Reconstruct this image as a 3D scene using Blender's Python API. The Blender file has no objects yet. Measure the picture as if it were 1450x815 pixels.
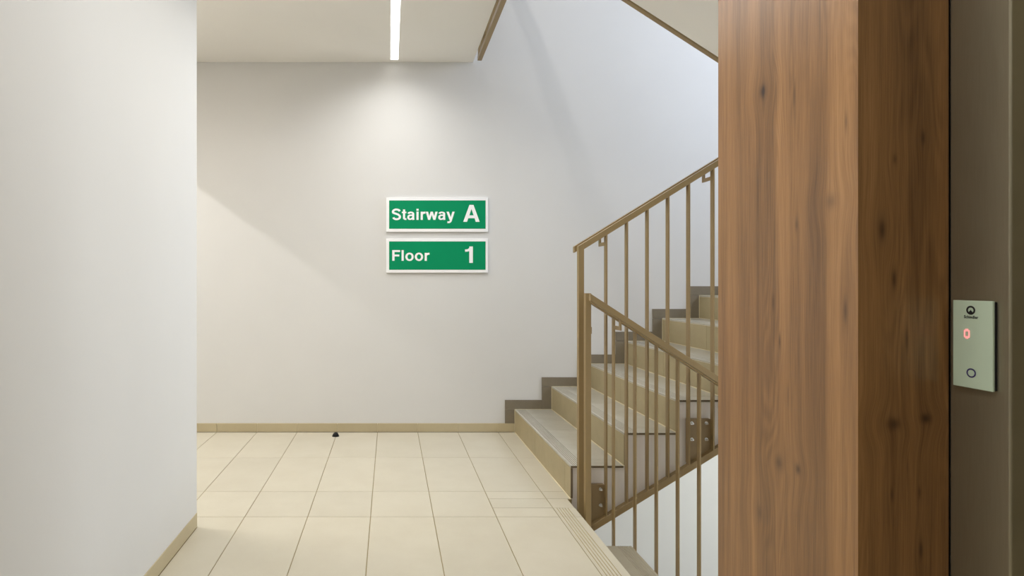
import bpy, bmesh, math, random
from mathutils import Vector, Matrix
random.seed(4)
S = bpy.context.scene
COL = S.collection
R = math.radians

# ------------------------------------------------------------------ camera
EYE = 1.114
cam = bpy.data.cameras.new('camera')
cam.sensor_width = 36.0
cam.lens = 806.0 / 1450.0 * 36.0
cam.shift_x = 173.0 / 1450.0
cam.shift_y = -7.3 / 1450.0
cam.clip_start = 0.02
co = bpy.data.objects.new('camera', cam)
COL.objects.link(co)
co.location = (0, 0, EYE)
co.rotation_euler = (R(90), 0, 0)
S.camera = co

# ------------------------------------------------------------------ exposure, world
S.view_settings.view_transform = 'Standard'
S.view_settings.look = 'None'
S.view_settings.gamma = 1.0
S.view_settings.use_curve_mapping = False
S.view_settings.exposure = 0.13
W = bpy.data.worlds.new('world')
S.world = W
W.use_nodes = True
W.node_tree.nodes['Background'].inputs[0].default_value = (0.62, 0.75, 1.0, 1)
W.node_tree.nodes['Background'].inputs[1].default_value = 1.0
WARM = (1.0, 0.985, 0.96)
COOL = (1.0, 0.97, 0.93)
# strength of every lamp, added fill lamps included, in watts
POWER_LANDING = 29.0
POWER_UPPER = 30.0
POWER_LOWER_FILL = 14.0
POWER_LOBBY_FILL = 8.5
POWER_CORRIDOR = 32.0
POWER_DAY_FILL = 92.0
POWER_DAY_FILL_LOW = 64.0
DAY = (0.70, 0.79, 0.97)
DAY_LOW = (0.86, 0.93, 1.0)
POWER_HALL_FILL = 8.0
SPREAD = 148.0
GLOW = 2.5                         # brightness of the diffusers themselves
LAMP_Y0 = 0.7
LED_BACK = 0.25                    # the light source stops this far short of the lamp's end


def area(name, loc, rot, sx, sy, power, color, spread=180.0):
    l = bpy.data.lights.new(name, 'AREA')
    l.shape = 'RECTANGLE'
    l.size = sx
    l.size_y = sy
    l.energy = power
    l.color = color
    l.spread = R(spread)
    o = bpy.data.objects.new(name, l)
    o.location = loc
    o.rotation_euler = rot
    COL.objects.link(o)
    return o


# added daylight lamps, each just inside an unseen, made-up window on the right
area('window_daylight', (4.34, 3.0, 3.3), (0, R(90), 0), 1.7, 1.8, POWER_DAY_FILL, DAY)
area('window_daylight_lower', (4.34, 2.45, 0.24), (0, R(90), 0), 1.7, 1.25, POWER_DAY_FILL_LOW, DAY_LOW)

# ------------------------------------------------------------------ node helpers


class NT:
    def __init__(self, name):
        self.m = bpy.data.materials.new(name)
        self.m.use_nodes = True
        self.t = self.m.node_tree
        self.b = self.t.nodes['Principled BSDF']

    def n(self, kind, **kw):
        x = self.t.nodes.new(kind)
        for k, v in kw.items():
            setattr(x, k, v)
        return x

    def put(self, sock, v):
        if hasattr(v, 'is_output'):
            self.t.links.new(v, sock)
        else:
            sock.default_value = v

    def math(self, op, a, b=0.0, c=None, clamp=False):
        x = self.n('ShaderNodeMath', operation=op, use_clamp=clamp)
        self.put(x.inputs[0], a)
        self.put(x.inputs[1], b)
        if c is not None:
            self.put(x.inputs[2], c)
        return x.outputs[0]

    def mix(self, f, a, b, mode='MIX'):
        x = self.n('ShaderNodeMix', data_type='RGBA', blend_type=mode)
        self.put(x.inputs[0], f)
        self.put(x.inputs[6], a)
        self.put(x.inputs[7], b)
        return x.outputs[2]

    def noise(self, vec, scale, detail=3.0, rough=0.5, dist=0.0):
        x = self.n('ShaderNodeTexNoise')
        if vec is not None:
            self.t.links.new(vec, x.inputs['Vector'])
        x.inputs['Scale'].default_value = scale
        x.inputs['Detail'].default_value = detail
        x.inputs['Roughness'].default_value = rough
        x.inputs['Distortion'].default_value = dist
        return x.outputs[0]

    def ramp(self, f, stops):
        x = self.n('ShaderNodeValToRGB')
        self.t.links.new(f, x.inputs[0])
        e = x.color_ramp.elements
        while len(e) < len(stops):
            e.new(0.5)
        for i, (p, c) in enumerate(stops):
            e[i].position = p
            e[i].color = c
        return x.outputs[0]

    def maprange(self, f, a, b, c, d, smooth=False):
        x = self.n('ShaderNodeMapRange')
        if smooth:
            x.interpolation_type = 'SMOOTHSTEP'
        self.put(x.inputs[0], f)
        for i, v in enumerate((a, b, c, d)):
            x.inputs[i + 1].default_value = v
        return x.outputs[0]

    def obj(self):
        return self.n('ShaderNodeTexCoord').outputs['Object']

    def pos(self):
        return self.n('ShaderNodeNewGeometry').outputs['Position']

    def bump(self, h, strength, dist=0.002):
        x = self.n('ShaderNodeBump')
        x.inputs['Strength'].default_value = strength
        x.inputs['Distance'].default_value = dist
        self.t.links.new(h, x.inputs['Height'])
        self.t.links.new(x.outputs[0], self.b.inputs['Normal'])


def lin(r, g, b):
    f = lambda c: (c / 255 / 12.92) if c <= 10 else (((c / 255) + 0.055) / 1.055) ** 2.4
    return (f(r), f(g), f(b), 1.0)


def plain(name, col, rough=0.5, metal=0.0, spec=0.5):
    q = NT(name)
    q.b.inputs['Base Color'].default_value = col
    q.b.inputs['Roughness'].default_value = rough
    q.b.inputs['Metallic'].default_value = metal
    q.b.inputs['Specular IOR Level'].default_value = spec
    return q.m


def plaster(name, col):
    q = NT(name)
    p = q.pos()
    big = q.noise(p, 1.3, 4.0, 0.55)
    c2 = tuple(v * 0.965 for v in col[:3]) + (1,)
    q.put(q.b.inputs['Base Color'], q.mix(q.maprange(big, 0.35, 0.7, 0, 1), col, c2))
    q.b.inputs['Roughness'].default_value = 0.85
    q.b.inputs['Specular IOR Level'].default_value = 0.25
    h = q.noise(p, 60, 4.0, 0.6)
    q.bump(h, 0.12, 0.002)
    return q.m


def tile_mat(name, c1, c2, rough, spread=0.04, scale=5.0):
    q = NT(name)
    p = q.pos()
    info = q.n('ShaderNodeObjectInfo').outputs['Random']
    n1 = q.noise(p, scale, 5.0, 0.6)
    n2 = q.noise(p, 160, 2.0, 0.5)
    f = q.math('ADD', q.maprange(n1, 0.3, 0.7, 0.0, 0.8), q.math('MULTIPLY', q.math('SUBTRACT', n2, 0.5), 0.5), clamp=True)
    c = q.mix(f, c1, c2)
    v = q.maprange(info, 0, 1, 1 - spread, 1 + spread * 0.4)
    hs = q.n('ShaderNodeHueSaturation')
    q.put(hs.inputs['Value'], v)
    q.put(hs.inputs['Color'], c)
    q.put(q.b.inputs['Base Color'], hs.outputs[0])
    q.b.inputs['Roughness'].default_value = rough
    h = q.noise(p, 90, 3.0, 0.5)
    q.bump(h, 0.05, 0.001)
    return q.m


def wood(name, knots, seed, base=1.0):
    """vertical grain in the object's own x (across) and z (along); knots = (x, z, width, height, strength)"""
    q = NT(name)
    o = q.obj()
    sx = q.n('ShaderNodeSeparateXYZ')
    q.t.links.new(o, sx.inputs[0])
    u, v = sx.outputs[0], sx.outputs[2]
    dark = 0.0
    warp = 0.0
    for (ku, kv, w, h, s) in knots:
        du = q.math('SUBTRACT', u, ku)
        dv = q.math('SUBTRACT', v, kv)
        a = q.math('POWER', q.math('DIVIDE', q.math('ABSOLUTE', du), w), 2.0)
        b = q.math('POWER', q.math('DIVIDE', q.math('ABSOLUTE', dv), h), 2.0)
        d = q.math('ADD', a, b)
        g = q.math('EXPONENT', q.math('MULTIPLY', d, -1.0))
        dark = q.math('ADD', dark, q.math('MULTIPLY', g, s))
        # the grain swings round the knot over a wider field
        a2 = q.math('POWER', q.math('DIVIDE', q.math('ABSOLUTE', du), w * 4.0), 2.0)
        b2 = q.math('POWER', q.math('DIVIDE', q.math('ABSOLUTE', dv), h * 3.2), 2.0)
        g2 = q.math('EXPONENT', q.math('MULTIPLY', q.math('ADD', a2, b2), -1.0))
        warp = q.math('ADD', warp, q.math('MULTIPLY', g2, q.math('MULTIPLY', du, -0.55 * min(1, s * 1.6))))
    uw = q.math('ADD', u, warp)

    def vec(su, sv, off):
        cb = q.n('ShaderNodeCombineXYZ')
        q.put(cb.inputs[0], q.math('MULTIPLY', uw, su))
        cb.inputs[1].default_value = off + seed
        q.put(cb.inputs[2], q.math('MULTIPLY', v, sv))
        return cb.outputs[0]
    bands = q.noise(vec(13, 0.5, 0), 1.0, 3.0, 0.55, 0.4)
    mid = q.noise(vec(55, 1.3, 3), 1.0, 4.0, 0.6, 0.3)
    fine = q.noise(vec(420, 7.0, 5), 1.0, 3.0, 0.6)
    pores = q.noise(vec(900, 14.0, 9), 1.0, 2.0, 0.5)
    # cathedral rings
    rw = q.noise(vec(7, 0.9, 11), 1.0, 2.0, 0.5)
    ring = q.math('SINE', q.math('MULTIPLY', rw, 170.0))
    ringm = q.maprange(q.noise(vec(5, 0.7, 17), 1.0, 2.0, 0.5), 0.5, 0.66, 0, 1, True)
    f = q.math('ADD', q.math('MULTIPLY', bands, 0.80), q.math('MULTIPLY', mid, 0.40))
    f = q.math('ADD', f, q.math('MULTIPLY', q.math('SUBTRACT', fine, 0.5), 0.42))
    f = q.math('ADD', f, q.math('MULTIPLY', q.math('MULTIPLY', ring, ringm), 0.05))
    f = q.math('SUBTRACT', f, 0.11)
    k = base
    c = q.ramp(f, [(0.20, lin(96 * k, 65 * k, 35 * k)), (0.42, lin(139 * k, 99 * k, 58 * k)),
                   (0.58, lin(164 * k, 119 * k, 72 * k)), (0.80, lin(192 * k, 146 * k, 96 * k))])
    pr = q.maprange(pores, 0.60, 0.72, 0.0, 0.22)
    c = q.mix(pr, c, lin(80 * k, 52 * k, 30 * k))
    dk = q.math('MULTIPLY', dark, q.maprange(fine, 0.3, 0.7, 0.75, 1.15), clamp=True)
    c = q.mix(dk, c, lin(52 * k, 30 * k, 17 * k))
    q.put(q.b.inputs['Base Color'], c)
    q.b.inputs['Roughness'].default_value = 0.33
    q.b.inputs['Specular IOR Level'].default_value = 0.65
    q.bump(q.math('ADD', fine, pores), 0.10, 0.001)
    return q.m


M = {}
M['wall'] = plaster('white_plaster', lin(221, 220, 217))
M['stairwell'] = M['wall']
M['ceiling'] = plaster('ceiling_paint', lin(245, 242, 236))
M['tile'] = tile_mat('cream_floor_tile', lin(203, 196, 177), lin(196, 188, 168), 0.42)
M['grout'] = plain('floor_grout', lin(150, 136, 98), 0.9)
M['base'] = tile_mat('beige_skirting_tile', lin(192, 179, 146), lin(183, 169, 136), 0.5)
M['step'] = tile_mat('taupe_step_tile', lin(188, 184, 171), lin(174, 169, 154), 0.28, 0.03, 9.0)
M['riser'] = tile_mat('taupe_riser_tile', lin(173, 159, 124), lin(162, 148, 114), 0.45, 0.03, 9.0)
M['step_low'] = tile_mat('grey_step_tile', lin(158, 150, 132), lin(147, 138, 120), 0.45, 0.03, 9.0)
M['skirt'] = tile_mat('grey_skirting_tile', lin(134, 124, 106), lin(122, 112, 94), 0.5, 0.05, 9.0)
M['groove'] = plain('tile_groove', lin(180, 166, 130), 0.9)
M['groove_step'] = plain('step_tile_groove', lin(160, 153, 136), 0.9)
M['edge'] = plain('raw_tile_edge', lin(112, 98, 78), 0.9)
M['joint'] = plain('cream_joint', lin(232, 222, 190), 0.9)
M['concrete'] = plaster('painted_concrete', lin(240, 233, 227))
M['brass'] = plain('bronze_paint', lin(150, 127, 87), 0.40, 0.0, 0.5)
M['plate'] = plain('bronze_plate', lin(142, 120, 85), 0.5)
M['bolt'] = plain('zinc_bolt', (0.75, 0.75, 0.74, 1), 0.22, 1.0)
M['black'] = plain('black_rubber', (0.008, 0.008, 0.008, 1), 0.65, 0.0, 0.3)
M['white'] = plain('white_sign_plastic', (0.97, 0.97, 0.97, 1), 0.4)
M['green'] = plain('green_sign_print', lin(0, 143, 94), 0.6, 0.0, 0.15)
M['letter'] = plain('white_sign_print', (0.97, 0.97, 0.97, 1), 0.4)
M['shadow_gap'] = plain('black_gap_profile', (0.01, 0.01, 0.01, 1), 0.7)  # near-black, for the shade in the gap and the call panel's back box
M['glass'] = plain('pale_green_glass', lin(222, 242, 218), 0.12, 0.0, 0.6)
M['print'] = plain('dark_print', lin(34, 36, 36), 0.5)
M['ring'] = plain('violet_print', lin(70, 66, 120), 0.5)
M['dark'] = plain('dark_interior', lin(60, 54, 46), 0.8)
M['frame'] = plain('window_frame_grey', lin(120, 120, 120), 0.5)

q = NT('brushed_metal')
p_ = q.obj()
mp = q.n('ShaderNodeMapping')
q.t.links.new(p_, mp.inputs[0])
mp.inputs['Scale'].default_value = (1.0, 400.0, 14.0)
nz = q.noise(mp.outputs[0], 1.0, 3.0, 0.6)
q.put(q.b.inputs['Base Color'], q.mix(nz, lin(158, 150, 128), lin(174, 166, 143)))
q.b.inputs['Metallic'].default_value = 0.75
q.put(q.b.inputs['Roughness'], q.maprange(nz, 0.3, 0.7, 0.36, 0.46))
M['metal'] = q.m

q = NT('pane_glass')
q.b.inputs['Transmission Weight'].default_value = 1.0
q.b.inputs['Roughness'].default_value = 0.0
q.b.inputs['IOR'].default_value = 1.45
M['pane'] = q.m


def emit(name, col, strength):
    q = NT(name)
    q.b.inputs['Base Color'].default_value = (0.8, 0.8, 0.8, 1)
    q.b.inputs['Emission Color'].default_value = col
    q.b.inputs['Emission Strength'].default_value = strength
    return q.m


M['lamp_warm'] = emit('lamp_diffuser_warm', (1.0, 0.97, 0.92, 1), GLOW)
M['lamp_cool'] = emit('lamp_diffuser_cool', (0.92, 0.96, 1.0, 1), GLOW)
M['red_led'] = emit('red_led', (1.0, 0.16, 0.18, 1), 1.0)

# ------------------------------------------------------------------ mesh helpers


class MB:
    """collects shapes and links them as one mesh object"""

    def __init__(self):
        self.v, self.f, self.mi = [], [], []

    def face(self, pts, mi=0):
        i = len(self.v)
        self.v += [tuple(p) for p in pts]
        self.f.append(tuple(range(i, i + len(pts))))
        self.mi.append(mi)

    def add(self, verts, faces, mi=0):
        i = len(self.v)
        self.v += [tuple(p) for p in verts]
        for k, f in enumerate(faces):
            self.f.append(tuple(i + a for a in f))
            self.mi.append(mi[k] if isinstance(mi, (list, tuple)) else mi)

    def box(self, x0, x1, y0, y1, z0, z1, mi=0):
        v = [(x0, y0, z0), (x1, y0, z0), (x1, y1, z0), (x0, y1, z0), (x0, y0, z1), (x1, y0, z1), (x1, y1, z1), (x0, y1, z1)]
        self.add(v, [(0, 3, 2, 1), (4, 5, 6, 7), (0, 1, 5, 4), (1, 2, 6, 5), (2, 3, 7, 6), (3, 0, 4, 7)], mi)
        return self

    def prism(self, poly, y0, y1, side_mi=0, cap_mi=0):
        """poly in (x, z), extruded along y"""
        ar = sum(poly[i][0] * poly[(i + 1) % len(poly)][1] - poly[(i + 1) % len(poly)][0] * poly[i][1] for i in range(len(poly)))
        if ar < 0:
            poly = poly[::-1]
            if isinstance(side_mi, (list, tuple)):
                n = len(side_mi)
                side_mi = [side_mi[(n - 2 - i) % n] for i in range(n)]
        n = len(poly)
        v = [(x, y0, z) for x, z in poly] + [(x, y1, z) for x, z in poly]
        f = [tuple(range(n)), tuple(range(2 * n - 1, n - 1, -1))]
        mi = [cap_mi, cap_mi]
        for i in range(n):
            j = (i + 1) % n
            f.append((i, i + n, j + n, j))
            mi.append(side_mi[i] if isinstance(side_mi, (list, tuple)) else side_mi)
        self.add(v, f, mi)
        return self

    def tube(self, a, b, r0, r1=None, n=12, mi=0):
        r1 = r0 if r1 is None else r1
        a, b = Vector(a), Vector(b)
        d = (b - a).normalized()
        e = d.orthogonal().normalized()
        g = d.cross(e)
        v = []
        for p, r in ((a, r0), (b, r1)):
            for k in range(n):
                t = 2 * math.pi * k / n
                v.append(p + (e * math.cos(t) + g * math.sin(t)) * r)
        f = [(k, (k + 1) % n, n + (k + 1) % n, n + k) for k in range(n)]
        f += [tuple(range(n - 1, -1, -1)), tuple(range(n, 2 * n))]
        self.add(v, f, mi)
        return self

    def mesh(self, name, mats, bevel=0.0, smooth=False):
        me = bpy.data.meshes.new(name)
        me.from_pydata(self.v, [], self.f)
        for m in mats:
            me.materials.append(m)
        for p, k in zip(me.polygons, self.mi):
            p.material_index = k
        if bevel > 0:
            bm = bmesh.new()
            bm.from_mesh(me)
            bmesh.ops.remove_doubles(bm, verts=bm.verts, dist=1e-6)
            es = [e for e in bm.edges if len(e.link_faces) == 2 and e.calc_face_angle(0) > 0.3]
            bmesh.ops.bevel(bm, geom=es, offset=bevel, segments=1, affect='EDGES', profile=0.5)
            bm.to_mesh(me)
            bm.free()
        if smooth:
            for p in me.polygons:
                p.use_smooth = True
        me.update()
        return me

    def build(self, name, mats, parent=None, bevel=0.0, smooth=False):
        if not isinstance(mats, (list, tuple)):
            mats = [mats]
        return link(name, self.mesh(name, mats, bevel, smooth), parent)


def link(name, me, parent=None, loc=None):
    o = bpy.data.objects.new(name, me)
    COL.objects.link(o)
    if parent is not None:
        o.parent = parent
        o.matrix_parent_inverse = parent.matrix_basis.inverted()
    if loc is not None:
        o.location = loc
    return o


def thing(name, label, cat, loc=(0, 0, 0), group=None):
    o = bpy.data.objects.new(name, None)
    COL.objects.link(o)
    o.location = loc
    o.empty_display_size = 0.1
    return tag(o, label, cat, group)


def tag(o, label, cat, group=None):
    o['label'] = label
    o['category'] = cat
    if group:
        o['group'] = group
    return o


def struct(name, mb, mat, bevel=0.0, label=None):
    o = mb.build(name, mat, None, bevel)
    o['kind'] = 'structure'
    if label:
        o['label'] = label
    return o


def vertical_prism(pts, z0, z1):
    mb = MB()
    n = len(pts)
    v = [(x, y, z0) for x, y in pts] + [(x, y, z1) for x, y in pts]
    f = [tuple(range(n)), tuple(range(2 * n - 1, n - 1, -1))] + [(i, i + n, (i + 1) % n + n, (i + 1) % n) for i in range(n)]
    mb.add(v, f)
    return mb


def fix_normals(o):
    bm = bmesh.new()
    bm.from_mesh(o.data)
    bmesh.ops.recalc_face_normals(bm, faces=bm.faces)
    bm.to_mesh(o.data)
    bm.free()


# ------------------------------------------------------------------ measures (metres; y runs away from the camera)
WALL_Y = 4.26                      # far wall
CEIL = 2.764
UP = 3.06                          # upper floor
EDGE = 0.918                       # landing edge, also the nosing of the flight going down
R1 = 0.9335                        # first riser of the flight going up
GO, RI = 0.2755, 0.17              # going and rise of the flight up
GD = 0.263                         # going of the flight down
FY0 = 2.945                        # side of the flight up
DY0, DY1 = 1.7246, 2.776           # sides of the flight down
PIER_X, PIER_Y0, PIER_Y1 = 0.995, 1.2095, 1.7246
LIFT_X = 1.19
RIGHT = 4.40
LOW = -3.06

# ------------------------------------------------------------------ setting
b = MB().box(-3.6, RIGHT + 0.2, WALL_Y, WALL_Y + 0.25, LOW - 0.1, 6.1)
struct('wall_back', b, M['wall'], label='white plaster wall at the far end of the landing')

b = MB().box(-1.08, -0.882, -2.6, 2.6, 0.0, CEIL)
b.box(-3.6, -1.08, 2.4, 2.6, 0.0, CEIL)
struct('wall_left', b, M['wall'], label='white plaster wall close on the left')

b = MB().box(-3.8, -3.6, 2.4, WALL_Y, -0.2, CEIL)
struct('wall_far_left', b, M['wall'])
b = MB().box(-2.02, -1.86, 2.6, WALL_Y, 2.24, CEIL)
struct('trim_1', b, M['wall'], label='white lintel over the passage on the left')

b = MB().box(-1.08, LIFT_X, -2.8, -2.6, 0.0, CEIL)
struct('wall_rear', b, M['wall'])
# stairwell side wall and lift shaft wall behind the wood cladding
b = MB().box(PIER_X + 0.03, RIGHT, PIER_Y1 - 0.13, PIER_Y1 - 0.005, LOW, 6.1)
b.box(LIFT_X + 0.02, LIFT_X + 0.2, 1.1, PIER_Y1 - 0.13, LOW, CEIL)
b.box(LIFT_X + 0.02, LIFT_X + 0.2, -2.8, 0.0, 0.0, CEIL)
b.box(LIFT_X + 0.02, LIFT_X + 0.2, 0.0, 1.1, 2.2, CEIL)
struct('wall_lift_shaft', b, M['wall'])
# right wall with the added window opening over the half landing
b = MB().box(RIGHT, RIGHT + 0.25, PIER_Y1, WALL_Y, LOW, 2.3 - UP)
b.box(RIGHT, RIGHT + 0.25, PIER_Y1, 1.78, 2.3 - UP, 4.3 - UP).box(RIGHT, RIGHT + 0.25, 3.12, WALL_Y, 2.3 - UP, 4.3 - UP)
b.box(RIGHT, RIGHT + 0.25, PIER_Y1, WALL_Y, 4.3 - UP, 2.3)
b.box(RIGHT, RIGHT + 0.25, PIER_Y1, 2.0, 2.3, 4.3).box(RIGHT, RIGHT + 0.25, 4.0, WALL_Y, 2.3, 4.3)
b.box(RIGHT, RIGHT + 0.25, PIER_Y1, WALL_Y, 4.3, 6.1)
struct('wall_right', b, M['wall'])
for wi, dz, ya_, yb_ in ((1, 0.0, 2.0, 4.0), (2, -UP, 1.78, 3.12)):
    b = MB().box(RIGHT + 0.08, RIGHT + 0.14, ya_, ya_ + 0.06, 2.3 + dz, 4.3 + dz).box(RIGHT + 0.08, RIGHT + 0.14, yb_ - 0.06, yb_, 2.3 + dz, 4.3 + dz)
    b.box(RIGHT + 0.08, RIGHT + 0.14, ya_ + 0.06, yb_ - 0.06, 2.3 + dz, 2.36 + dz).box(RIGHT + 0.08, RIGHT + 0.14, ya_ + 0.06, yb_ - 0.06, 4.24 + dz, 4.3 + dz)
    b.box(RIGHT + 0.08, RIGHT + 0.14, (ya_ + yb_) / 2 - 0.03, (ya_ + yb_) / 2 + 0.03, 2.36 + dz, 4.24 + dz)
    wf = struct('window_%d' % wi, b, M['frame'])  # unseen, both added to explain the light let into the stairwell
    MB().box(RIGHT + 0.10, RIGHT + 0.106, ya_ + 0.06, yb_ - 0.06, 2.36 + dz, 4.24 + dz).build('pane', M['pane'], wf)

# ceiling of the landing (= slab of the upper floor) and of the storeys above and below
b = MB().box(-3.8, 0.6226, DY1 + 0.03, WALL_Y, CEIL, UP - 0.02)
b.box(-3.8, 0.75, PIER_Y1 - 0.13, DY1 + 0.03, CEIL, UP - 0.02)
b.box(-3.8, LIFT_X + 0.2, -2.8, PIER_Y1 - 0.13, CEIL, UP - 0.02)
struct('ceiling', b, M['ceiling'], label='cream painted ceiling over the landing')
b = MB().box(-3.8, RIGHT + 0.25, PIER_Y1 - 0.13, WALL_Y + 0.25, UP + CEIL, UP + CEIL + 0.2)
struct('ceiling_upper', b, M['ceiling'])
b = MB().box(-1.0, -0.85, PIER_Y1 - 0.13, WALL_Y, UP, UP + CEIL)
struct('wall_left_upper', b, M['wall'])
b = MB().box(-1.0, PIER_X + 0.03, PIER_Y1 - 0.25, PIER_Y1 - 0.13, UP, UP + CEIL)
struct('wall_near_upper', b, M['wall'])
b = MB().box(-1.0, 0.6226, DY1 + 0.03, WALL_Y, UP - 0.02, UP)
b.box(-1.0, EDGE, PIER_Y1 - 0.13, DY1 + 0.03, UP - 0.02, UP)
struct('floor_upper', b, M['base'])
b = MB().box(-1.0, RIGHT, PIER_Y1 - 0.13, WALL_Y, LOW - 0.1, LOW)
struct('floor_lower', b, M['base'])
b = MB().box(-1.0, -0.85, PIER_Y1 - 0.13, WALL_Y, LOW, -0.26)
struct('wall_left_lower', b, M['wall'])
b = MB().box(-1.0, PIER_X + 0.03, PIER_Y1 - 0.25, PIER_Y1 - 0.13, LOW, -0.26)
struct('wall_near_lower', b, M['wall'])

# landing floor: the screed and grout below, every tile a piece on it
b = MB().box(-3.6, EDGE - 0.012, DY1 + 0.03, FY0 - 0.012, -0.25, -0.0025)
b.box(-3.6, R1 + 0.004, FY0 - 0.012, WALL_Y, -0.25, -0.0025)
b.box(-3.6, EDGE - 0.012, PIER_Y1, DY1 + 0.03, -0.25, -0.0025)
b.box(-3.6, LIFT_X + 0.2, -2.8, PIER_Y1, -0.25, -0.0025)
floor = struct('floor', b, M['grout'], label='cream tiled landing floor with fine joints')

TJ = 0.0035                        # joint
colx = [-0.0917 + 0.3 * k for k in range(-12, 4)]          # last joint line at 0.8083
rowy = [4.2494, 3.6350, 3.0417, 2.7126] + [2.7126 - 0.6 * k for k in range(1, 7)]
tile_cache = {}


def tile(parent, mat, x0, x1, y0, y1, z0, z1, name='tile', joint=TJ, bevel=0.0012, cx=None):
    w, d, h = x1 - x0 - (joint if cx is None else 0), y1 - y0 - joint, z1 - z0
    key = (round(w, 4), round(d, 4), round(h, 4), mat.name)
    if key not in tile_cache:
        tile_cache[key] = MB().box(-w / 2, w / 2, -d / 2, d / 2, -h, 0).mesh(name, [mat], bevel)
    return link(name, tile_cache[key], parent, ((x0 + x1) / 2, (y0 + y1) / 2, z1))


T0 = -0.011
for i in range(len(colx) - 1):
    x0, x1 = colx[i], colx[i + 1]
    for j in range(len(rowy) - 1):
        y1, y0 = rowy[j], rowy[j + 1]
        if x1 < -1.1 and y0 < 2.5:                         # beyond the left wall
            if y1 <= 2.6:
                continue
            y0 = max(y0, 2.6)
        if x0 < -0.882 < x1 and y0 < 2.6:                  # cut along the left wall
            if y1 > 2.6:
                h = TJ / 2
                o = vertical_prism([(x0 + h, 2.602), (-0.8785, 2.602), (-0.8785, y0 + h), (x1 - h, y0 + h), (x1 - h, y1 - h), (x0 + h, y1 - h)], T0, 0).build('tile', M['tile'], floor, 0.0012)
                fix_normals(o)
                continue
            tile(floor, M['tile'], -0.880, x1, y0, y1, T0, 0)
            continue
        if x1 <= -0.9 and y1 <= 2.6:
            continue
        last = i == len(colx) - 2
        if last and j == 2:                                # three cut strips beside the stair
            for a, c in ((2.9400, 3.0417), (2.8200, 2.9400), (2.7126, 2.8200)):
                tile(floor, M['tile'], x0, x1, a, c, T0, 0)
        else:
            tile(floor, M['tile'], x0, x1, y0, y1, T0, 0)


def nosing_profile(x0, x1, z0, z1, grooves, gw=0.004, gd=0.0024):
    """tile section in (x, z): flat top with grooves, for a prism along y"""
    p = [(x0, z0), (x1, z0), (x1, z1 - 0.002), (x1 - 0.002, z1)]
    p = [(x0, z0), (x1, z0)]
    p += [(x1, z1 - 0.0015), (x1 - 0.0015, z1)]
    for g in sorted(grooves, reverse=True):
        p += [(g + gw / 2, z1), (g + gw / 4, z1 - gd), (g - gw / 4, z1 - gd), (g - gw / 2, z1)]
    p += [(x0 + 0.001, z1), (x0, z1 - 0.001)]
    return p


def groovy(parent, x0, x1, y0, y1, z0, z1, grooves, mats, name='nosing_tile', groove_mi=0, joint=TJ, edge_cap=None):
    poly = nosing_profile(x0, x1, z0, z1, grooves)
    cx, cy = (x0 + x1) / 2, (y0 + y1) / 2
    mb = MB().prism([(x - cx, z - z1) for x, z in poly], y0 - cy + joint / 2, y1 - cy - joint / 2, 0, 0)
    if edge_cap is not None:
        mb.mi[0] = edge_cap                                # the cut end that faces the well
    gm = len(mats)
    for k, f in enumerate(mb.f):                           # the bottoms and flanks of the grooves take their own groove colour
        if k > 1 and grooves:
            xs = [mb.v[i][0] for i in f]
            zs = [mb.v[i][2] for i in f]
            if max(xs) - min(xs) < 0.0025 and -0.003 < min(zs) < -0.002:
                mb.mi[k] = gm
    o = mb.build(name, mats + [M['groove'] if mats[0] is M['tile'] else M['groove_step']], parent)
    o.location = (cx, cy, z1)
    return o


xe0 = colx[-1] + TJ / 2
for a, c in ((3.635, 4.2494), (3.0417, 3.635), (2.94, 3.0417)):
    tile(floor, M['tile'], colx[-1], R1 - 0.002, a, c, T0, 0)
tile(floor, M['tile'], colx[-1], EDGE, 2.82, 2.94, T0, 0)
gro = [0.826, 0.8395, 0.853, 0.867, 0.881]
for a, c in ((2.7126, 2.82), (2.1126, 2.7126), (1.7246, 2.1126)):
    groovy(floor, xe0, EDGE, a, c, T0, 0, gro, [M['tile']])
for a, c in ((1.1126, 1.7246), (0.5126, 1.1126), (-0.0874, 0.5126), (-0.6874, -0.0874)):
    tile(floor, M['tile'], colx[-1], LIFT_X if c < 1.2 else PIER_X, a, c, T0, 0)

# skirting of the landing: 30 cm pieces that line up with the floor joints
mb = MB().box(-3.6, R1 - 0.004, WALL_Y - 0.006, WALL_Y, 0.001, 0.064)
bb = struct('baseboard_back', mb, M['joint'], label='beige tile baseboard along the far wall')
for i in range(len(colx)):
    x0 = colx[i]
    x1 = colx[i + 1] if i + 1 < len(colx) else R1 - 0.002
    w = x1 - x0 - 0.003
    key = ('bb', round(w, 3))
    if key not in tile_cache:
        tile_cache[key] = MB().box(-w / 2, w / 2, 0, 0.0106, 0.0015, 0.065).mesh('baseboard_tile', [M['base']], 0.0012)
    link('baseboard_tile', tile_cache[key], bb, ((x0 + x1) / 2, 4.2494, 0))
mb = MB().box(-0.884, -0.8815, -2.6, 2.599, 0.001, 0.062)
bl = struct('baseboard_left', mb, M['joint'], label='beige tile baseboard along the left wall')
yy = 2.6
while yy > -2.5:
    key = 'bl'
    if key not in tile_cache:
        tile_cache[key] = MB().box(-0.002, 0.0025, -0.2985, 0.2985, 0.0015, 0.0655).mesh('baseboard_tile', [M['base']], 0.001)
    link('baseboard_tile', tile_cache[key], bl, (-0.8815, yy - 0.3, 0))
    yy -= 0.6

# ------------------------------------------------------------------ flights of stairs
TT = 0.010                         # tile thickness
FRONT = 2.936                      # tile ends facing the well


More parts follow.
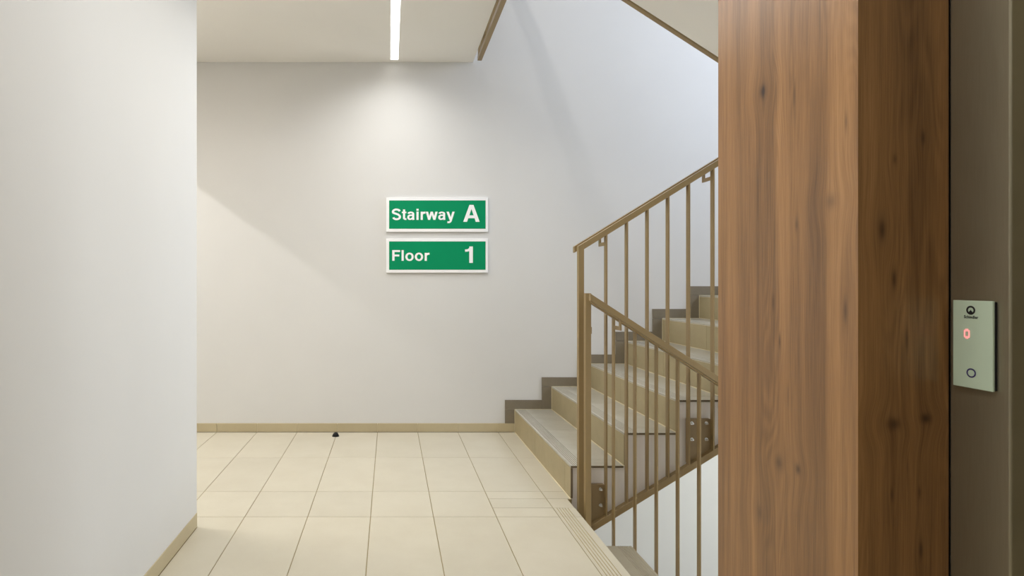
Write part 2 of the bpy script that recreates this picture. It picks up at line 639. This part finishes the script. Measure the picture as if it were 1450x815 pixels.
def flight_up(n):
    st = thing('staircase', 'taupe tiled stairs rising to the right along the far white wall', 'stairs', (R1, 3.6, 0))
    # concrete body
    poly = [(R1 + TT, -0.20), (R1 + TT, 0.0)]
    smi = [0]
    poly = [(R1 + 0.0025, -0.10)]
    mi = [0]
    for k in range(n):
        r = R1 + GO * k + 0.0025
        poly.append((r, RI * (k + 1) - 0.0025))
        mi.append(0)
        if k < n - 1:
            poly.append((r + GO, RI * (k + 1) - 0.0025))
            mi.append(0)
    top = (RIGHT - 0.002, RI * n - 0.0025)
    poly.append(top)
    poly.append((RIGHT - 0.002, RI * n - 0.25))
    xs = R1 + GO * (n - 1) + 0.35
    sl = RI / GO
    # line of the soffit just above the railing's bottom rail
    zb = lambda x: -0.128 + sl * (x - 1.042)
    xk = 1.042 + (RI * n - 0.25 + 0.128) / sl
    poly.append((xk, RI * n - 0.25))
    poly.append((R1 + 0.0025, zb(R1 + 0.0025)))
    MB().prism(poly, FY0, WALL_Y - 0.011, 1, 0).build('stair_body', [M['concrete'], M['joint']], st)
    cuts = [WALL_Y - 0.0100, 3.66, 3.036, FRONT]
    for k in range(n):
        r = R1 + GO * k
        z0, z1 = RI * k, RI * (k + 1)
        xend = r + GO - 0.0035 if k < n - 1 else RIGHT - 0.004
        for a, c in zip(cuts[1:], cuts[:-1]):
            capmat = 1 if a == FRONT else None
            jt = 0.003
            g = [r + 0.016 + 0.011 * i for i in range(6)]
            groovy(st, r + 0.0005, xend, a, c, z1 - TT, z1, g, [M['step'], M['edge']], 'tread_tile', 0, jt, capmat)
            o = MB().box(-TT / 2, TT / 2, (a - c) / 2 + jt / 2, (c - a) / 2 - jt / 2, 0, z1 - z0 - TT - 0.0055)
            if capmat:
                o.mi[2] = 1
            o = o.build('riser_tile', [M['riser'], M['edge']], st)
            o.location = (r + TT / 2, (a + c) / 2, z0 + 0.0035)
            o.matrix_parent_inverse = st.matrix_basis.inverted()
        # grey skirting on the far wall: one upright and one lying piece a step
        y0, y1_ = WALL_Y - 0.0095, WALL_Y - 0.0012
        lo = 0.0655 if k == 0 else z0 + 0.001
        MB().box(r - 0.073, r - 0.0015, y0, y1_, lo, z1 - 0.001).build('skirting_tile', M['skirt'], st, 0.0008)
        xe = r + GO - 0.0745 if k < n - 1 else RIGHT - 0.01
        MB().box(r - 0.073, xe, y0, y1_, z1 + 0.001, z1 + 0.069).build('skirting_tile', M['skirt'], st, 0.0008)
    # cream sealant along the inner corners
    jb = MB().box(R1 - 0.004, R1 + 0.001, FRONT, WALL_Y - 0.0120, -0.002, 0.0015)
    for k in range(n):
        r, z0, z1 = R1 + GO * k, RI * k, RI * (k + 1)
        jb.box(r - 0.0022, r + 0.0005, WALL_Y - 0.0125, WALL_Y - 0.0092, max(z0, 0.002), z1 - 0.001)
        if k < n - 1:
            jb.box(r, r + GO - 0.003, WALL_Y - 0.0125, WALL_Y - 0.0092, z1 - 0.001, z1 + 0.0018)
            jb.box(r + GO - 0.004, r + GO + 0.001, FRONT + 0.001, WALL_Y - 0.0120, z1 - 0.002, z1 + 0.0018)
    jb.build('joint_bead', M['joint'], st)
    return st


flight_up(9)


def flight_down(n, zt, name, label, hidden=False):
    st = thing(name, label, 'stairs', (EDGE, (DY0 + DY1) / 2, zt))
    sl = RI / GD
    poly = [(EDGE - 0.011 + 0.0, zt - 0.0125 if not hidden else zt - 0.021)]
    for k in range(1, n + 1):
        x = EDGE + GD * (k - 1) + 0.0005
        poly.append((x, zt - RI * k - TT))
        if k < n:
            poly.append((x + GD, zt - RI * k - TT))
    xe = RIGHT - 0.002
    poly.append((xe, zt - RI * n - TT))
    poly.append((xe, zt - RI * n - 0.25))
    # soffit line measured on the flight above: z = zt - 0.845 at x = 1.60
    zs = lambda x: zt - 0.845 - sl * (x - 1.60)
    xk = 1.60 + (RI * n + 0.25 - 0.845) / sl
    poly.append((xk, zt - RI * n - 0.25))
    xl = EDGE - 0.011 if not hidden else 0.7515
    poly.append((xl, zs(xl)))
    if hidden:
        poly.append((xl, zt - 0.021))
    MB().prism(poly, DY0, DY1, 1 if not hidden else 0, 0).build('stair_body', [M['ceiling'] if hidden else M['concrete'], M['joint']], st)
    ym = DY1 - 0.6
    for k in range(1, n + 1):
        x = EDGE + GD * k
        x0 = x - GD + 0.002
        z1 = zt - RI * k
        x1 = x if k < n else RIGHT - 0.004
        for a, c in ((ym, DY1 + 0.005), (DY0 + 0.001, ym)):
            g = [x1 - 0.016 - 0.011 * i for i in range(6)] if k < n else []
            groovy(st, x0, x1, a, c, z1 - TT, z1, g, [M['step_low'], M['edge']], 'tread_tile', 0, 0.002)
            if k > 1:
                o = MB().box(x0 - 0.0115, x0 - 0.0025, a + 0.001, c - 0.001, z1 + 0.0015, z1 + RI - TT - 0.001)
                o.build('riser_tile', M['riser'], st)
    return st


flight_down(9, 0.0, 'staircase', 'grey grooved steps going down behind the edge of the landing')
flight_down(9, UP, 'staircase', 'cream underside of the flight overhead, at top right beside wood pier', True)
# half landing fill between the two flights
b = MB().box(R1 + GO * 8 + 0.3, RIGHT - 0.003, DY1 + 0.010, FY0 - 0.011, 9 * RI - 0.25, 9 * RI - 0.001)
struct('floor_half_landing', b, M['step'])
b = MB().box(EDGE + GD * 9 + 0.1, RIGHT - 0.003, DY1 + 0.010, WALL_Y, -9 * RI - 0.25, -9 * RI - 0.001)
struct('floor_half_landing_lower', b, M['step'])

# ------------------------------------------------------------------ railings
YU, YD = 2.910, 2.845
HB = 0.014                         # half a rail tube


def sloped(x0, x1, zt0, sl, vh, y0, y1):
    """bar between x0 and x1 whose top is at zt0 at x0, cut upright at both ends"""
    dz = sl * (x1 - x0)
    return MB().prism([(x0, zt0 - vh), (x1, zt0 + dz - vh), (x1, zt0 + dz), (x0, zt0)], y0, y1)


def railing_up():
    sl = RI / GO
    t = thing('stair_railing', 'bronze railing of the stairs going up, its bars ending on a sloping bottom rail', 'railing', (0.975, YU, -0.19))
    top = lambda x: 1.301 + sl * (x - 0.961)
    bot = lambda x: -0.1466 + sl * (x - 1.042)              # underside of the bottom rail
    VB = 0.037
    XE = 3.05
    m = M['brass']
    x0 = 0.961
    MB().prism([(x0, bot(x0)), (x0 + 0.028, bot(x0 + 0.028)), (x0 + 0.028, top(x0 + 0.028)), (x0, top(x0))], YU - HB, YU + HB).build('newel_post', m, t, 0.0012)
    sloped(x0 + 0.028, XE, top(x0 + 0.028), sl, 0.033, YU - HB, YU + HB).build('top_rail', m, t, 0.0012)
    sloped(x0 + 0.028, XE, bot(x0 + 0.028) + VB, sl, VB, YU - HB - 0.001, YU + HB + 0.001).build('bottom_rail', m, t, 0.0012)
    sloped(0.967, XE, 1.3047, sl, 0.033, YU + 0.070, YU + 0.096).build('handrail', m, t, 0.0012)
    xs = [1.104 + 0.1053 * k for k in range(5)] + [1.6495]
    xs += [1.6495 + 0.1053 * k for k in range(1, 13)]
    for i, x in enumerate(xs):
        a, c = x - 0.004, x + 0.004
        MB().prism([(a, bot(a) + VB - 0.004), (c, bot(c) + VB - 0.004), (c, top(c) - 0.030), (a, top(a) - 0.030)], YU - HB, YU + HB).build('baluster', m, t, 0.0006)
        if i % 5 == 0:
            zb = top(x) - 0.0845
            hb = 1.3047 - 0.033 + sl * (x - 0.967)
            br = MB().box(a, c, YU + HB, YU + 0.092, zb, zb + 0.018)
            br.box(a, c, YU + 0.074, YU + 0.092, zb + 0.018, hb + 0.004)
            br.build('handrail_bracket', m, t)
    for (pa, pb, zt, bolts) in ((0.989, 1.100, 0.0786, ((1.012, 0.058), (1.012, -0.022), (1.080, 0.058), (1.080, -0.024))),
                                (1.530, 1.6455, 0.415, ((1.547, 0.396), (1.547, 0.313), (1.621, 0.396), (1.621, 0.313))),
                                (2.16, 2.27, 0.80, ((2.18, 0.77), (2.18, 0.70), (2.25, 0.77), (2.25, 0.70)))):
        pl = MB().prism([(pa, bot(pa) + VB - 0.002), (pb, bot(pb) + VB - 0.002), (pb, zt), (pa, zt)], YU + 0.010, YU + 0.034).build('mounting_plate', M['plate'], t)
        pl['label'] = 'bolted bronze plate'
        for bx, bz in bolts:
            bo = MB().tube((bx, YU + 0.012, bz), (bx, YU + 0.006, bz), 0.0085, n=14)
            bo.tube((bx, YU + 0.006, bz), (bx, YU - 0.003, bz), 0.0062, n=6)
            bo.tube((bx, YU - 0.003, bz), (bx, YU - 0.010, bz), 0.0034, n=10)
            o = bo.build('bolt', M['bolt'], pl)
            o['label'] = 'shiny zinc bolt'
    return t


def railing_down(zt, label, with_tab=True):
    sl = -RI / GD
    t = thing('stair_railing', label, 'railing', (0.988, YD, zt - 0.42))
    m = M['brass']
    x0 = 0.974
    XE = 3.0
    top = lambda x: zt + 1.062 + sl * (x - x0)
    bot = lambda x: zt - 0.843 + sl * (x - 1.648)
    VB = 0.036
    MB().box(x0, x0 + 0.028, YD - HB, YD + HB, bot(x0 + 0.02), zt + 1.062).build('newel_post', m, t, 0.0012)
    sloped(x0 + 0.028, XE, top(x0 + 0.028), sl, 0.033, YD - HB, YD + HB).build('top_rail', m, t, 0.0012)
    sloped(x0 + 0.028, XE, bot(x0 + 0.028) + VB, sl, VB, YD - HB, YD + HB).build('bottom_rail', m, t, 0.0012)
    hz = zt + 1.0615
    sloped(0.9705, XE, hz, sl, 0.0338, YD - 0.096, YD - 0.070).build('handrail', m, t, 0.0012)
    for i in range(18):
        x = 1.118 + 0.1068 * i
        a, c = x - 0.0035, x + 0.0035
        MB().prism([(a, bot(a) + VB - 0.004), (c, bot(c) + VB - 0.004), (c, top(c) - 0.030), (a, top(a) - 0.030)], YD - HB, YD + HB).build('baluster', m, t, 0.0006)
        if i % 5 == 0:
            zb = top(x) - 0.086
            hb = hz - 0.0338 + sl * (x - 0.9705)
            br = MB().box(a, c, YD - 0.092, YD - HB, zb, zb + 0.019)
            br.box(a, c, YD - 0.092, YD - 0.074, zb + 0.019, hb + 0.004)
            br.build('handrail_bracket', m, t)
    if with_tab:
        MB().box(x0 + 0.028, x0 + 0.033, YD - 0.008, YD + 0.008, zt + 0.860, zt + 0.894).build('latch_tab', m, t)
    for xa in (1.05, 1.9):
        pl = MB().prism([(xa, bot(xa) + VB - 0.002), (xa + 0.09, bot(xa + 0.09) + VB - 0.002), (xa + 0.09, bot(xa) + 0.19), (xa, bot(xa) + 0.19)], DY1 + 0.008, YD - 0.008).build('mounting_plate', M['plate'], t)
    return t


railing_up()
railing_down(0.0, 'bronze railing descending to the right in front, thick handrail starting at a short post')
railing_down(UP, 'bronze bottom rail beneath the sloping stair flight overhead at top right', False)


def landing_guard():
    """railing along the edge of the upper landing: its bottom rail shows beside the ceiling's edge"""
    t = thing('landing_railing', 'bronze rail along the cut edge of the ceiling above the stairs', 'railing', (0.6575, 3.5, 2.74))
    m = M['brass']
    y0, y1 = 2.86, 4.17
    MB().box(0.642, 0.673, y0, y1, 2.740, 2.772).build('bottom_rail', m, t, 0.0012)
    MB().box(0.642, 0.673, y0, y1, UP + 1.06, UP + 1.10).build('top_rail', m, t, 0.0012)
    MB().box(0.604, 0.630, y0, y1, UP + 1.06, UP + 1.10).build('handrail', m, t, 0.0012)
    for y in (y0, y1 - 0.028):
        MB().box(0.644, 0.671, y, y + 0.028, 2.772, UP + 1.06).build('newel_post', m, t)
    n = 11
    for i in range(1, n):
        y = y0 + 0.014 + (y1 - y0 - 0.028) * i / n
        MB().box(0.644, 0.671, y - 0.004, y + 0.004, 2.772, UP + 1.06).build('baluster', m, t)
        if i in (2, 9):
            MB().box(0.612, 0.644, y - 0.004, y + 0.004, UP + 1.00, UP + 1.02).box(0.612, 0.624, y - 0.004, y + 0.004, UP + 1.02, UP + 1.062).build('handrail_bracket', m, t)
    for y in (3.1, 3.9):
        MB().box(0.6226, 0.645, y - 0.05, y + 0.05, 2.80, 2.96).build('mounting_plate', M['plate'], t)
    return t


landing_guard()

# ------------------------------------------------------------------ lift corner: wood pier, metal frame, call panel
pier = thing('wood_clad_pier', 'floor-to-ceiling pier clad in brown knotty wood beside the lift', 'pier', (1.09, 1.46, 0))
HC = CEIL


def knots_side(px):
    out = []
    for (x, y, w, h, s) in px:
        Y = 806 * PIER_X / (x - 552)
        out.append((PIER_Y1 - Y, EYE + (400.2 - y) / 806 * Y, w, h, s))
    return out


def knots_front(px):
    out = []
    for (x, y, w, h, s) in px:
        out.append(((x - 552) / 806 * PIER_Y0 - PIER_X, EYE + (400.2 - y) / 806 * PIER_Y0, w, h, s))
    return out


ks = knots_side([(1080, 129, .014, .018, .75), (1081, 138, .006, .05, .45), (1125, 135, .005, .040, .55), (1161, 20, .003, .09, .4),
                 (1198, 172, .004, .020, .5), (1176, 285, .016, .018, .45), (1128, 318, .005, .016, .55),
                 (1095, 428, .005, .022, .55), (1197, 440, .006, .034, .65), (1104, 483, .0035, .020, .8),
                 (1103, 655, .016, .020, .6), (1130, 664, .010, .014, .75), (1076, 725, .012, .022, .45), (1116, 560, .003, .03, .4)])
kf = knots_front([(1249, 325, .008, .024, .8), (1266, 395, .005, .022, .75), (1307, 195, .005, .016, .6), (1267, 225, .005, .012, .5),
                  (1284, 480, .0035, .026, .55), (1265, 600, .015, .014, .8), (1311, 592, .011, .010, .85),
                  (1304, 778, .004, .020, .7), (1263, 700, .003, .014, .5), (1302, 697, .003, .014, .5), (1285, 660, .003, .03, .35)])
M['wood_side'] = wood('knotty_wood_side', ks, 2.0)
M['wood_front'] = wood('knotty_wood_front', kf, 41.0)
PL, PW = PIER_Y1 - PIER_Y0, LIFT_X - 0.003 - PIER_X
o = vertical_prism([(0, 0), (PL, 0), (PL - 0.019, 0.019), (0, 0.019)], 0, HC).build('side_panel', M['wood_side'], pier)
fix_normals(o)
o.rotation_euler = (0, 0, R(-90))
o.location = (PIER_X, PIER_Y1, 0)
# (local x runs from the far end towards the camera, local y into the pier; the panels meet in a mitre)
o = vertical_prism([(0, 0), (PW, 0), (PW, 0.019), (0.0192, 0.019)], 0, HC).build('front_panel', M['wood_front'], pier)
fix_normals(o)
o.location = (PIER_X, PIER_Y0, 0)
o['label'] = 'darker face of the pier towards the lobby'
MB().box(PIER_X + 0.020, LIFT_X + 0.019, PIER_Y0 + 0.020, PIER_Y1 - 0.132, 0, HC).build('core', M['dark'], pier)
MB().box(LIFT_X - 0.003, LIFT_X + 0.004, PIER_Y0 + 0.004, PIER_Y0 + 0.020, 0, HC).build('gap_profile', M['shadow_gap'], pier)  # black strip set in the gap in place of its shade

JY0 = 806 * LIFT_X / (1431.5 - 552)                         # near edge of the metal jamb
lf = thing('lift_door_frame', 'dark bronze metal door frame of the lift at the right edge', 'lift door', (LIFT_X + 0.06, 0.6, 0))


def jamb_profile(y_edge, y_far, depth):
    """section in plan of a folded sheet jamb with a small rounded edge"""
    r = 0.004
    pts = [(LIFT_X, y_far), (LIFT_X, y_edge + r)]
    for k in range(1, 6):
        a = math.pi / 2 * k / 6
        pts.append((LIFT_X + r - r * math.cos(a), y_edge + r - r * math.sin(a)))
    pts += [(LIFT_X + r, y_edge), (LIFT_X + depth, y_edge), (LIFT_X + depth, y_edge + 0.02), (LIFT_X + 0.018, y_edge + 0.02), (LIFT_X + 0.018, y_far)]
    return pts


o = vertical_prism(jamb_profile(JY0, PIER_Y0 - 0.002, 0.12), 0, HC).build('jamb', M['metal'], lf)
fix_normals(o)
YL = 0.10
o = vertical_prism([(x, (YL + JY0) - y) for x, y in jamb_profile(JY0, PIER_Y0 - 0.002, 0.12)], 0, HC).build('jamb', M['metal'], lf)
fix_normals(o)
MB().box(LIFT_X, LIFT_X + 0.12, YL + 0.001, JY0 - 0.001, 2.1, HC).build('head', M['metal'], lf)
ym_ = (YL + JY0) / 2
MB().box(LIFT_X + 0.07, LIFT_X + 0.10, YL + 0.001, ym_ - 0.001, 0.001, 2.099).build('door_leaf', M['metal'], lf)
MB().box(LIFT_X + 0.075, LIFT_X + 0.105, ym_ + 0.001, JY0 - 0.001, 0.001, 2.099).build('door_leaf', M['metal'], lf)

# call panel on the jamb: local y' = world y; measured from the picture
cp_y1 = 1.2 * 1.0
PX = LIFT_X - 0.009                                        # front of the glass
yP = lambda x: 806 * PX / (x - 552)                        # picture column -> depth on the panel's face
zP = lambda y, Y: EYE + (400.2 - y) / 806 * Y
ya, yb = yP(1349.2), yP(1405.3)                            # far and near edge
zt_, zb_ = zP(425.3, (ya + yb) / 2), zP(549.5, (ya + yb) / 2)
cpn = thing('lift_call_panel', 'pale green glass lift call panel with red digit and round button', 'call panel', (LIFT_X, (ya + yb) / 2, (zt_ + zb_) / 2))
MB().box(PX, PX + 0.005, yb, ya, zb_, zt_).build('glass_plate', M['glass'], cpn, 0.0008)
MB().box(PX + 0.005, LIFT_X, yb - 0.0005, ya - 0.002, zb_ + 0.002, zt_ - 0.002).build('back_box', M['shadow_gap'], cpn)


def panel_poly(pts, mb, x=None):
    """flat print on the glass: pts are (across, up) metres from a centre, across growing to the camera's right"""
    x = PX - 0.0004 if x is None else x
    mb.face([(x, -a, c) for a, c in pts])


def ring_print(name, mat, cy, cz, ro, ri, n=36, extra=None):
    mb = MB()
    for k in range(n):
        a, c = 2 * math.pi * k / n, 2 * math.pi * (k + 1) / n
        P = lambda r, t: (PX - 0.0004, cy - r * math.cos(t), cz + r * math.sin(t))
        mb.face([P(ri, a), P(ri, c), P(ro, c), P(ro, a)])
    if extra:
        for pts in extra:
            mb.face([(PX - 0.0005, cy - a, cz + c) for a, c in pts])
    return mb.build(name, mat, cpn)


ly = yP(1374.8)
lz = zP(439.0, ly)
pw = 1.195 / 806                                           # metres to a picture pixel, upright
ring_print('emblem', M['print'], ly, lz, 6.1 * pw, 3.7 * pw, 36,
           [[(-2.4 * pw, -4.4 * pw), (2.4 * pw, -4.4 * pw), (2.4 * pw, -2.0 * pw), (0.9 * pw, -0.9 * pw), (0.4 * pw, 0.2 * pw), (-0.4 * pw, 0.2 * pw), (-0.9 * pw, -0.9 * pw), (-2.4 * pw, -2.0 * pw)]])
ring_print('call_button', M['ring'], yP(1375.4), zP(527.8, yP(1375.4)), 6.4 * pw, 4.5 * pw)
# dot matrix zero
mb = MB()
dy_, dz_ = yP(1369.2), zP(472.2, yP(1369.2))
cell = 2.05 * pw
rows = ['01110', '11011', '11011', '10001', '10001', '11011', '11011', '01110']
rows = ['0110', '1111', '1001', '1001', '1001', '1001', '1111', '0110']
for j, rw in enumerate(rows):
    for i, ch in enumerate(rw):
        if ch == '1':
            a, c = (i - 1.5) * cell * 0.98, (3.5 - j) * cell * 0.82
            h = cell * 0.41
            mb.face([(PX - 0.0004, dy_ - a + h, dz_ + c - h * .9), (PX - 0.0004, dy_ - a - h, dz_ + c - h * .9),
                     (PX - 0.0004, dy_ - a - h, dz_ + c + h * .9), (PX - 0.0004, dy_ - a + h, dz_ + c + h * .9)])
o = mb.build('digit_display', M['red_led'], cpn)
o['label'] = 'glowing red zero'


def text_mesh(body, size, bold):
    cu = bpy.data.curves.new('lettering', 'FONT')
    cu.body = body
    cu.size = size
    cu.align_x = 'CENTER'
    cu.offset = bold
    cu.fill_mode = 'FRONT'
    cu.resolution_u = 3
    ob = bpy.data.objects.new('lettering', cu)
    COL.objects.link(ob)
    dg = bpy.context.evaluated_depsgraph_get()
    me = bpy.data.meshes.new_from_object(ob.evaluated_get(dg))
    bpy.data.objects.remove(ob)
    me.materials.clear()
    return me


me = text_mesh('Schindler', 5.6 * pw, 0.00020)
me.materials.append(M['print'])
o = link('lettering', me, cpn)
tw = max(v.co.x for v in me.vertices) - min(v.co.x for v in me.vertices)
want = 20.5 / 56.1 * (ya - yb)
for v in me.vertices:
    v.co.x *= want / tw
o.rotation_euler = (R(90), 0, R(-90))
o.location = (PX - 0.0004, yP(1375.2), zP(450.6, yP(1375.2)))

# ------------------------------------------------------------------ signs on the far wall: letters drawn as strokes (1000 units = 1 em)


def arc(cx, cy, rx, ry, a0, a1, n=14):
    return [(cx + rx * math.cos(R(a0 + (a1 - a0) * i / n)), cy + ry * math.sin(R(a0 + (a1 - a0) * i / n))) for i in range(n + 1)]


def stroke(pts, w0, w1=None):
    """list of quads of a ribbon; the width may vary between upright (w0) and level (w1) runs"""
    w1 = w0 if w1 is None else w1
    L, Rr = [], []
    n = len(pts)
    for i, (x, y) in enumerate(pts):
        a = pts[max(i - 1, 0)]
        c = pts[min(i + 1, n - 1)]
        dx, dy = c[0] - a[0], c[1] - a[1]
        d = math.hypot(dx, dy)
        dx, dy = dx / d, dy / d
        w = w0 * dy * dy + w1 * dx * dx
        L.append((x - dy * w / 2, y + dx * w / 2))
        Rr.append((x + dy * w / 2, y - dx * w / 2))
    return [[L[i], Rr[i], Rr[i + 1], L[i + 1]] for i in range(n - 1)]


def rect(x0, x1, y0, y1):
    return [[(x0, y0), (x1, y0), (x1, y1), (x0, y1)]]


def glyph(ch):
    if ch == 'S':
        p = arc(332, 520, 217, 157, 12, 180, 18) + arc(332, 520, 217, 130, 190, 245, 6)
        p = arc(330, 523, 222, 152, 15, 205, 20)
        q_ = arc(338, 196, 218, 155, 25, -195 + 30, 20)
        mid = [(232, 420), (330, 388), (432, 352)]
        a = p + mid + q_
        return stroke(a, 148, 124), 667
    if ch == 't':
        return rect(88, 226, 110, 676) + rect(10, 309, 436, 532) + stroke([(157, 130)] + arc(262, 118, 105, 68, 180, 270, 10) + [(309, 52)], 138, 112), 333
    if ch == 'a':
        g = stroke(arc(262, 390, 156, 96, 172, 20, 14) + [(414, 372), (414, 110), (428, 40), (440, 0)], 138, 104)
        g += stroke([(414, 320), (330, 300)] + arc(226, 178, 126, 122, 100, 180, 8) + [(100, 150)] + arc(198, 140, 98, 96, 190, 280, 8) + [(300, 62), (380, 120), (414, 190)], 132, 100)
        return g, 556
    if ch == 'i':
        return rect(69, 209, 0, 532) + rect(69, 209, 598, 722), 278
    if ch == 'r':
        return rect(64, 204, 0, 532) + stroke([(134, 250)] + arc(300, 300, 166, 168, 175, 100, 10) + [(320, 470), (373, 473)], 138, 132), 389
    if ch == 'w':
        P = lambda *a: [list(a)]
        return (P((6, 532), (154, 532), (288, 0), (150, 0)) + P((150, 0), (288, 0), (460, 532), (322, 532))
                + P((322, 532), (460, 532), (632, 0), (494, 0)) + P((494, 0), (632, 0), (772, 532), (624, 532))), 778
    if ch == 'y':
        P = lambda *a: [list(a)]
        return (P((10, 532), (162, 532), (350, 0), (206, 0)) + P((250, -60), (378, 20), (540, 532), (392, 532), (270, 130), (214, -20))
                + stroke([(312, 20), (290, -60), (250, -118), (190, -152), (120, -155), (70, -150)], 132, 118)), 556
    if ch == 'A':
        P = lambda *a: [list(a)]
        return (P((20, 0), (178, 0), (370, 566), (360, 718), (276, 718)) + P((702, 0), (540, 0), (352, 566), (360, 718), (446, 718)) + rect(200, 520, 152, 276)), 722
    if ch == 'F':
        return rect(76, 226, 0, 718) + rect(226, 587, 590, 718) + rect(226, 534, 296, 420), 611
    if ch == 'l':
        return rect(69, 209, 0, 718), 278
    if ch == 'o':
        return stroke(arc(305, 268, 202, 224, 0, 360, 32), 140, 114), 611
    if ch == '1':
        return rect(238, 382, 0, 710) + stroke([(69, 532), (170, 540), (238, 575), (278, 630), (296, 712)], 106, 100)[0:3] + [[(212, 500), (240, 500), (240, 620), (225, 600)]] + [[(238, 610), (300, 640), (300, 710), (270, 710)]], 556
    return [], 278


SY = WALL_Y - 0.0175
k_ = SY / 806
sx_ = lambda x: (x - 552) * k_
sz_ = lambda y: EYE + (400.2 - y) * k_


def word(parent, text, x0, x1, ybase, cap):
    """one mesh a letter; the word spans picture columns x0..x1 and stands on row ybase"""
    pen, gl = 0, []
    for ch in text:
        g, adv = glyph(ch)
        gl.append((ch, g, pen))
        pen += adv
    xs = [p + v[0] for _, g, p in gl for qd in g for v in qd]
    lo, hi = min(xs), max(xs)
    fx = (sx_(x1) - sx_(x0)) / (hi - lo)
    fz = cap * k_ / 718.0
    for ch, g, p in gl:
        mb = MB()
        for i, qd in enumerate(g):
            y = SY - 0.0012 - 0.00002 * i
            pts = [(sx_(x0) + (p + a - lo) * fx, y, sz_(ybase) + c * fz) for a, c in qd]
            ar = sum(pts[i2][0] * pts[(i2 + 1) % len(pts)][2] - pts[(i2 + 1) % len(pts)][0] * pts[i2][2] for i2 in range(len(pts)))
            mb.face(pts if ar > 0 else pts[::-1])
        mb.build('letter', M['letter'], parent)


def sign(label, y0, y1, gy0, gy1):
    t = thing('wall_sign', label, 'sign', (sx_(619), WALL_Y, sz_((y0 + y1) / 2)), 'green and white signs on the far wall')
    MB().box(sx_(546.8), sx_(691.1), SY, WALL_Y - 0.001, sz_(y1), sz_(y0)).build('sign_plate', M['white'], t, 0.001)
    MB().box(sx_(551), sx_(687.6), SY - 0.0008, SY, sz_(gy1), sz_(gy0)).build('green_field', M['green'], t)
    return t


s1 = sign('upper green and white sign reading Stairway A', 279.6, 327.9, 283.6, 323.7)
word(s1, 'Stairway', 554.9, 643.8, 311.1, 15.6)
word(s1, 'A', 655.9, 679.2, 313.9, 24.0)
s2 = sign('lower green and white sign reading Floor 1', 337.6, 385.8, 341.6, 381.7)
word(s2, 'Floor', 555.4, 608.2, 369.0, 15.1)
word(s2, '1', 658.3, 669.6, 372.0, 23.5)

# ------------------------------------------------------------------ lamps


def strip_lamp(name, label, x, y0, y1, z, mat, power, color, spread):
    t = thing(name, label, 'light', (x, (y0 + y1) / 2, z))
    w = 0.028
    MB().box(x - w - 0.002, x + w + 0.002, y0, y1 + 0.002, z - 0.003, z).build('housing', M['white'], t)
    MB().box(x - w, x + w, y0 + 0.002, y1, z - 0.0045, z - 0.003).build('diffuser', mat, t)
    area(name + '_light', (x, (y0 + y1) / 2 - LED_BACK / 2, z - 0.006), (0, 0, 0), 0.05, y1 - y0 - LED_BACK, power, color, spread)
    return t


strip_lamp('ceiling_strip_light', 'bright white linear light strip in the landing ceiling', 0.034, LAMP_Y0, 4.20, CEIL, M['lamp_warm'], POWER_LANDING, WARM, SPREAD)
strip_lamp('ceiling_strip_light', 'linear light strip in the ceiling of the upper storey, out of view', 0.034, 2.0, 4.20, UP + CEIL, M['lamp_cool'], POWER_UPPER, COOL, 170)
strip_lamp('ceiling_strip_light', 'linear light strip under the landing, lighting the lower stairs', 0.034, 2.0, 4.20, -0.25, M['lamp_cool'], POWER_LOWER_FILL, COOL, 170)  # unseen lamp, added to light the wall below the flight
strip_lamp('ceiling_strip_light', 'linear light strip in the lobby ceiling behind the camera', 0.034, -2.2, 0.2, CEIL, M['lamp_warm'], POWER_LOBBY_FILL, WARM, 180)  # unseen lamp, added as dim fill on the lobby side
strip_lamp('ceiling_strip_light', 'linear light strip in the passage on the left, out of view', -2.75, 2.8, 4.10, CEIL, M['lamp_warm'], POWER_CORRIDOR, WARM, 180)

strip_lamp('ceiling_strip_light', 'short linear light strip in the ceiling of the left recess, out of view', -1.75, 2.66, 3.4, CEIL, M['lamp_warm'], POWER_HALL_FILL, (1.0, 0.88, 0.74), 180)  # added warm fill for the far wall, hidden behind the left wall

# ------------------------------------------------------------------ door stop on the floor
ds = thing('door_stop', 'small black rubber dome door stop on the floor by the far baseboard', 'door stop', ((475.3 - 552) / 806 * 4.14, 4.14, 0))
cx, cy = (475.3 - 552) / 806 * 4.14, 4.14
mb = MB()
prof = [(0.0235, 0.0), (0.0235, 0.005)] + [(0.0225 * math.cos(R(a)), 0.005 + 0.0225 * math.sin(R(a))) for a in range(0, 90, 12)]
n = 28
for i in range(len(prof) - 1):
    for k in range(n):
        a, c = 2 * math.pi * k / n, 2 * math.pi * (k + 1) / n
        P = lambda pr, t: (cx + pr[0] * math.cos(t), cy + pr[0] * math.sin(t), pr[1])
        mb.face([P(prof[i], a), P(prof[i], c), P(prof[i + 1], c), P(prof[i + 1], a)])
pt = prof[-1]
mb.face([(cx + pt[0] * math.cos(2 * math.pi * k / n), cy + pt[0] * math.sin(2 * math.pi * k / n), pt[1]) for k in range(n)])
mb.build('dome', M['black'], ds, 0, True)
MB().tube((cx, cy, 0.0), (cx, cy, 0.003), 0.026, n=28).build('foot', M['black'], ds)
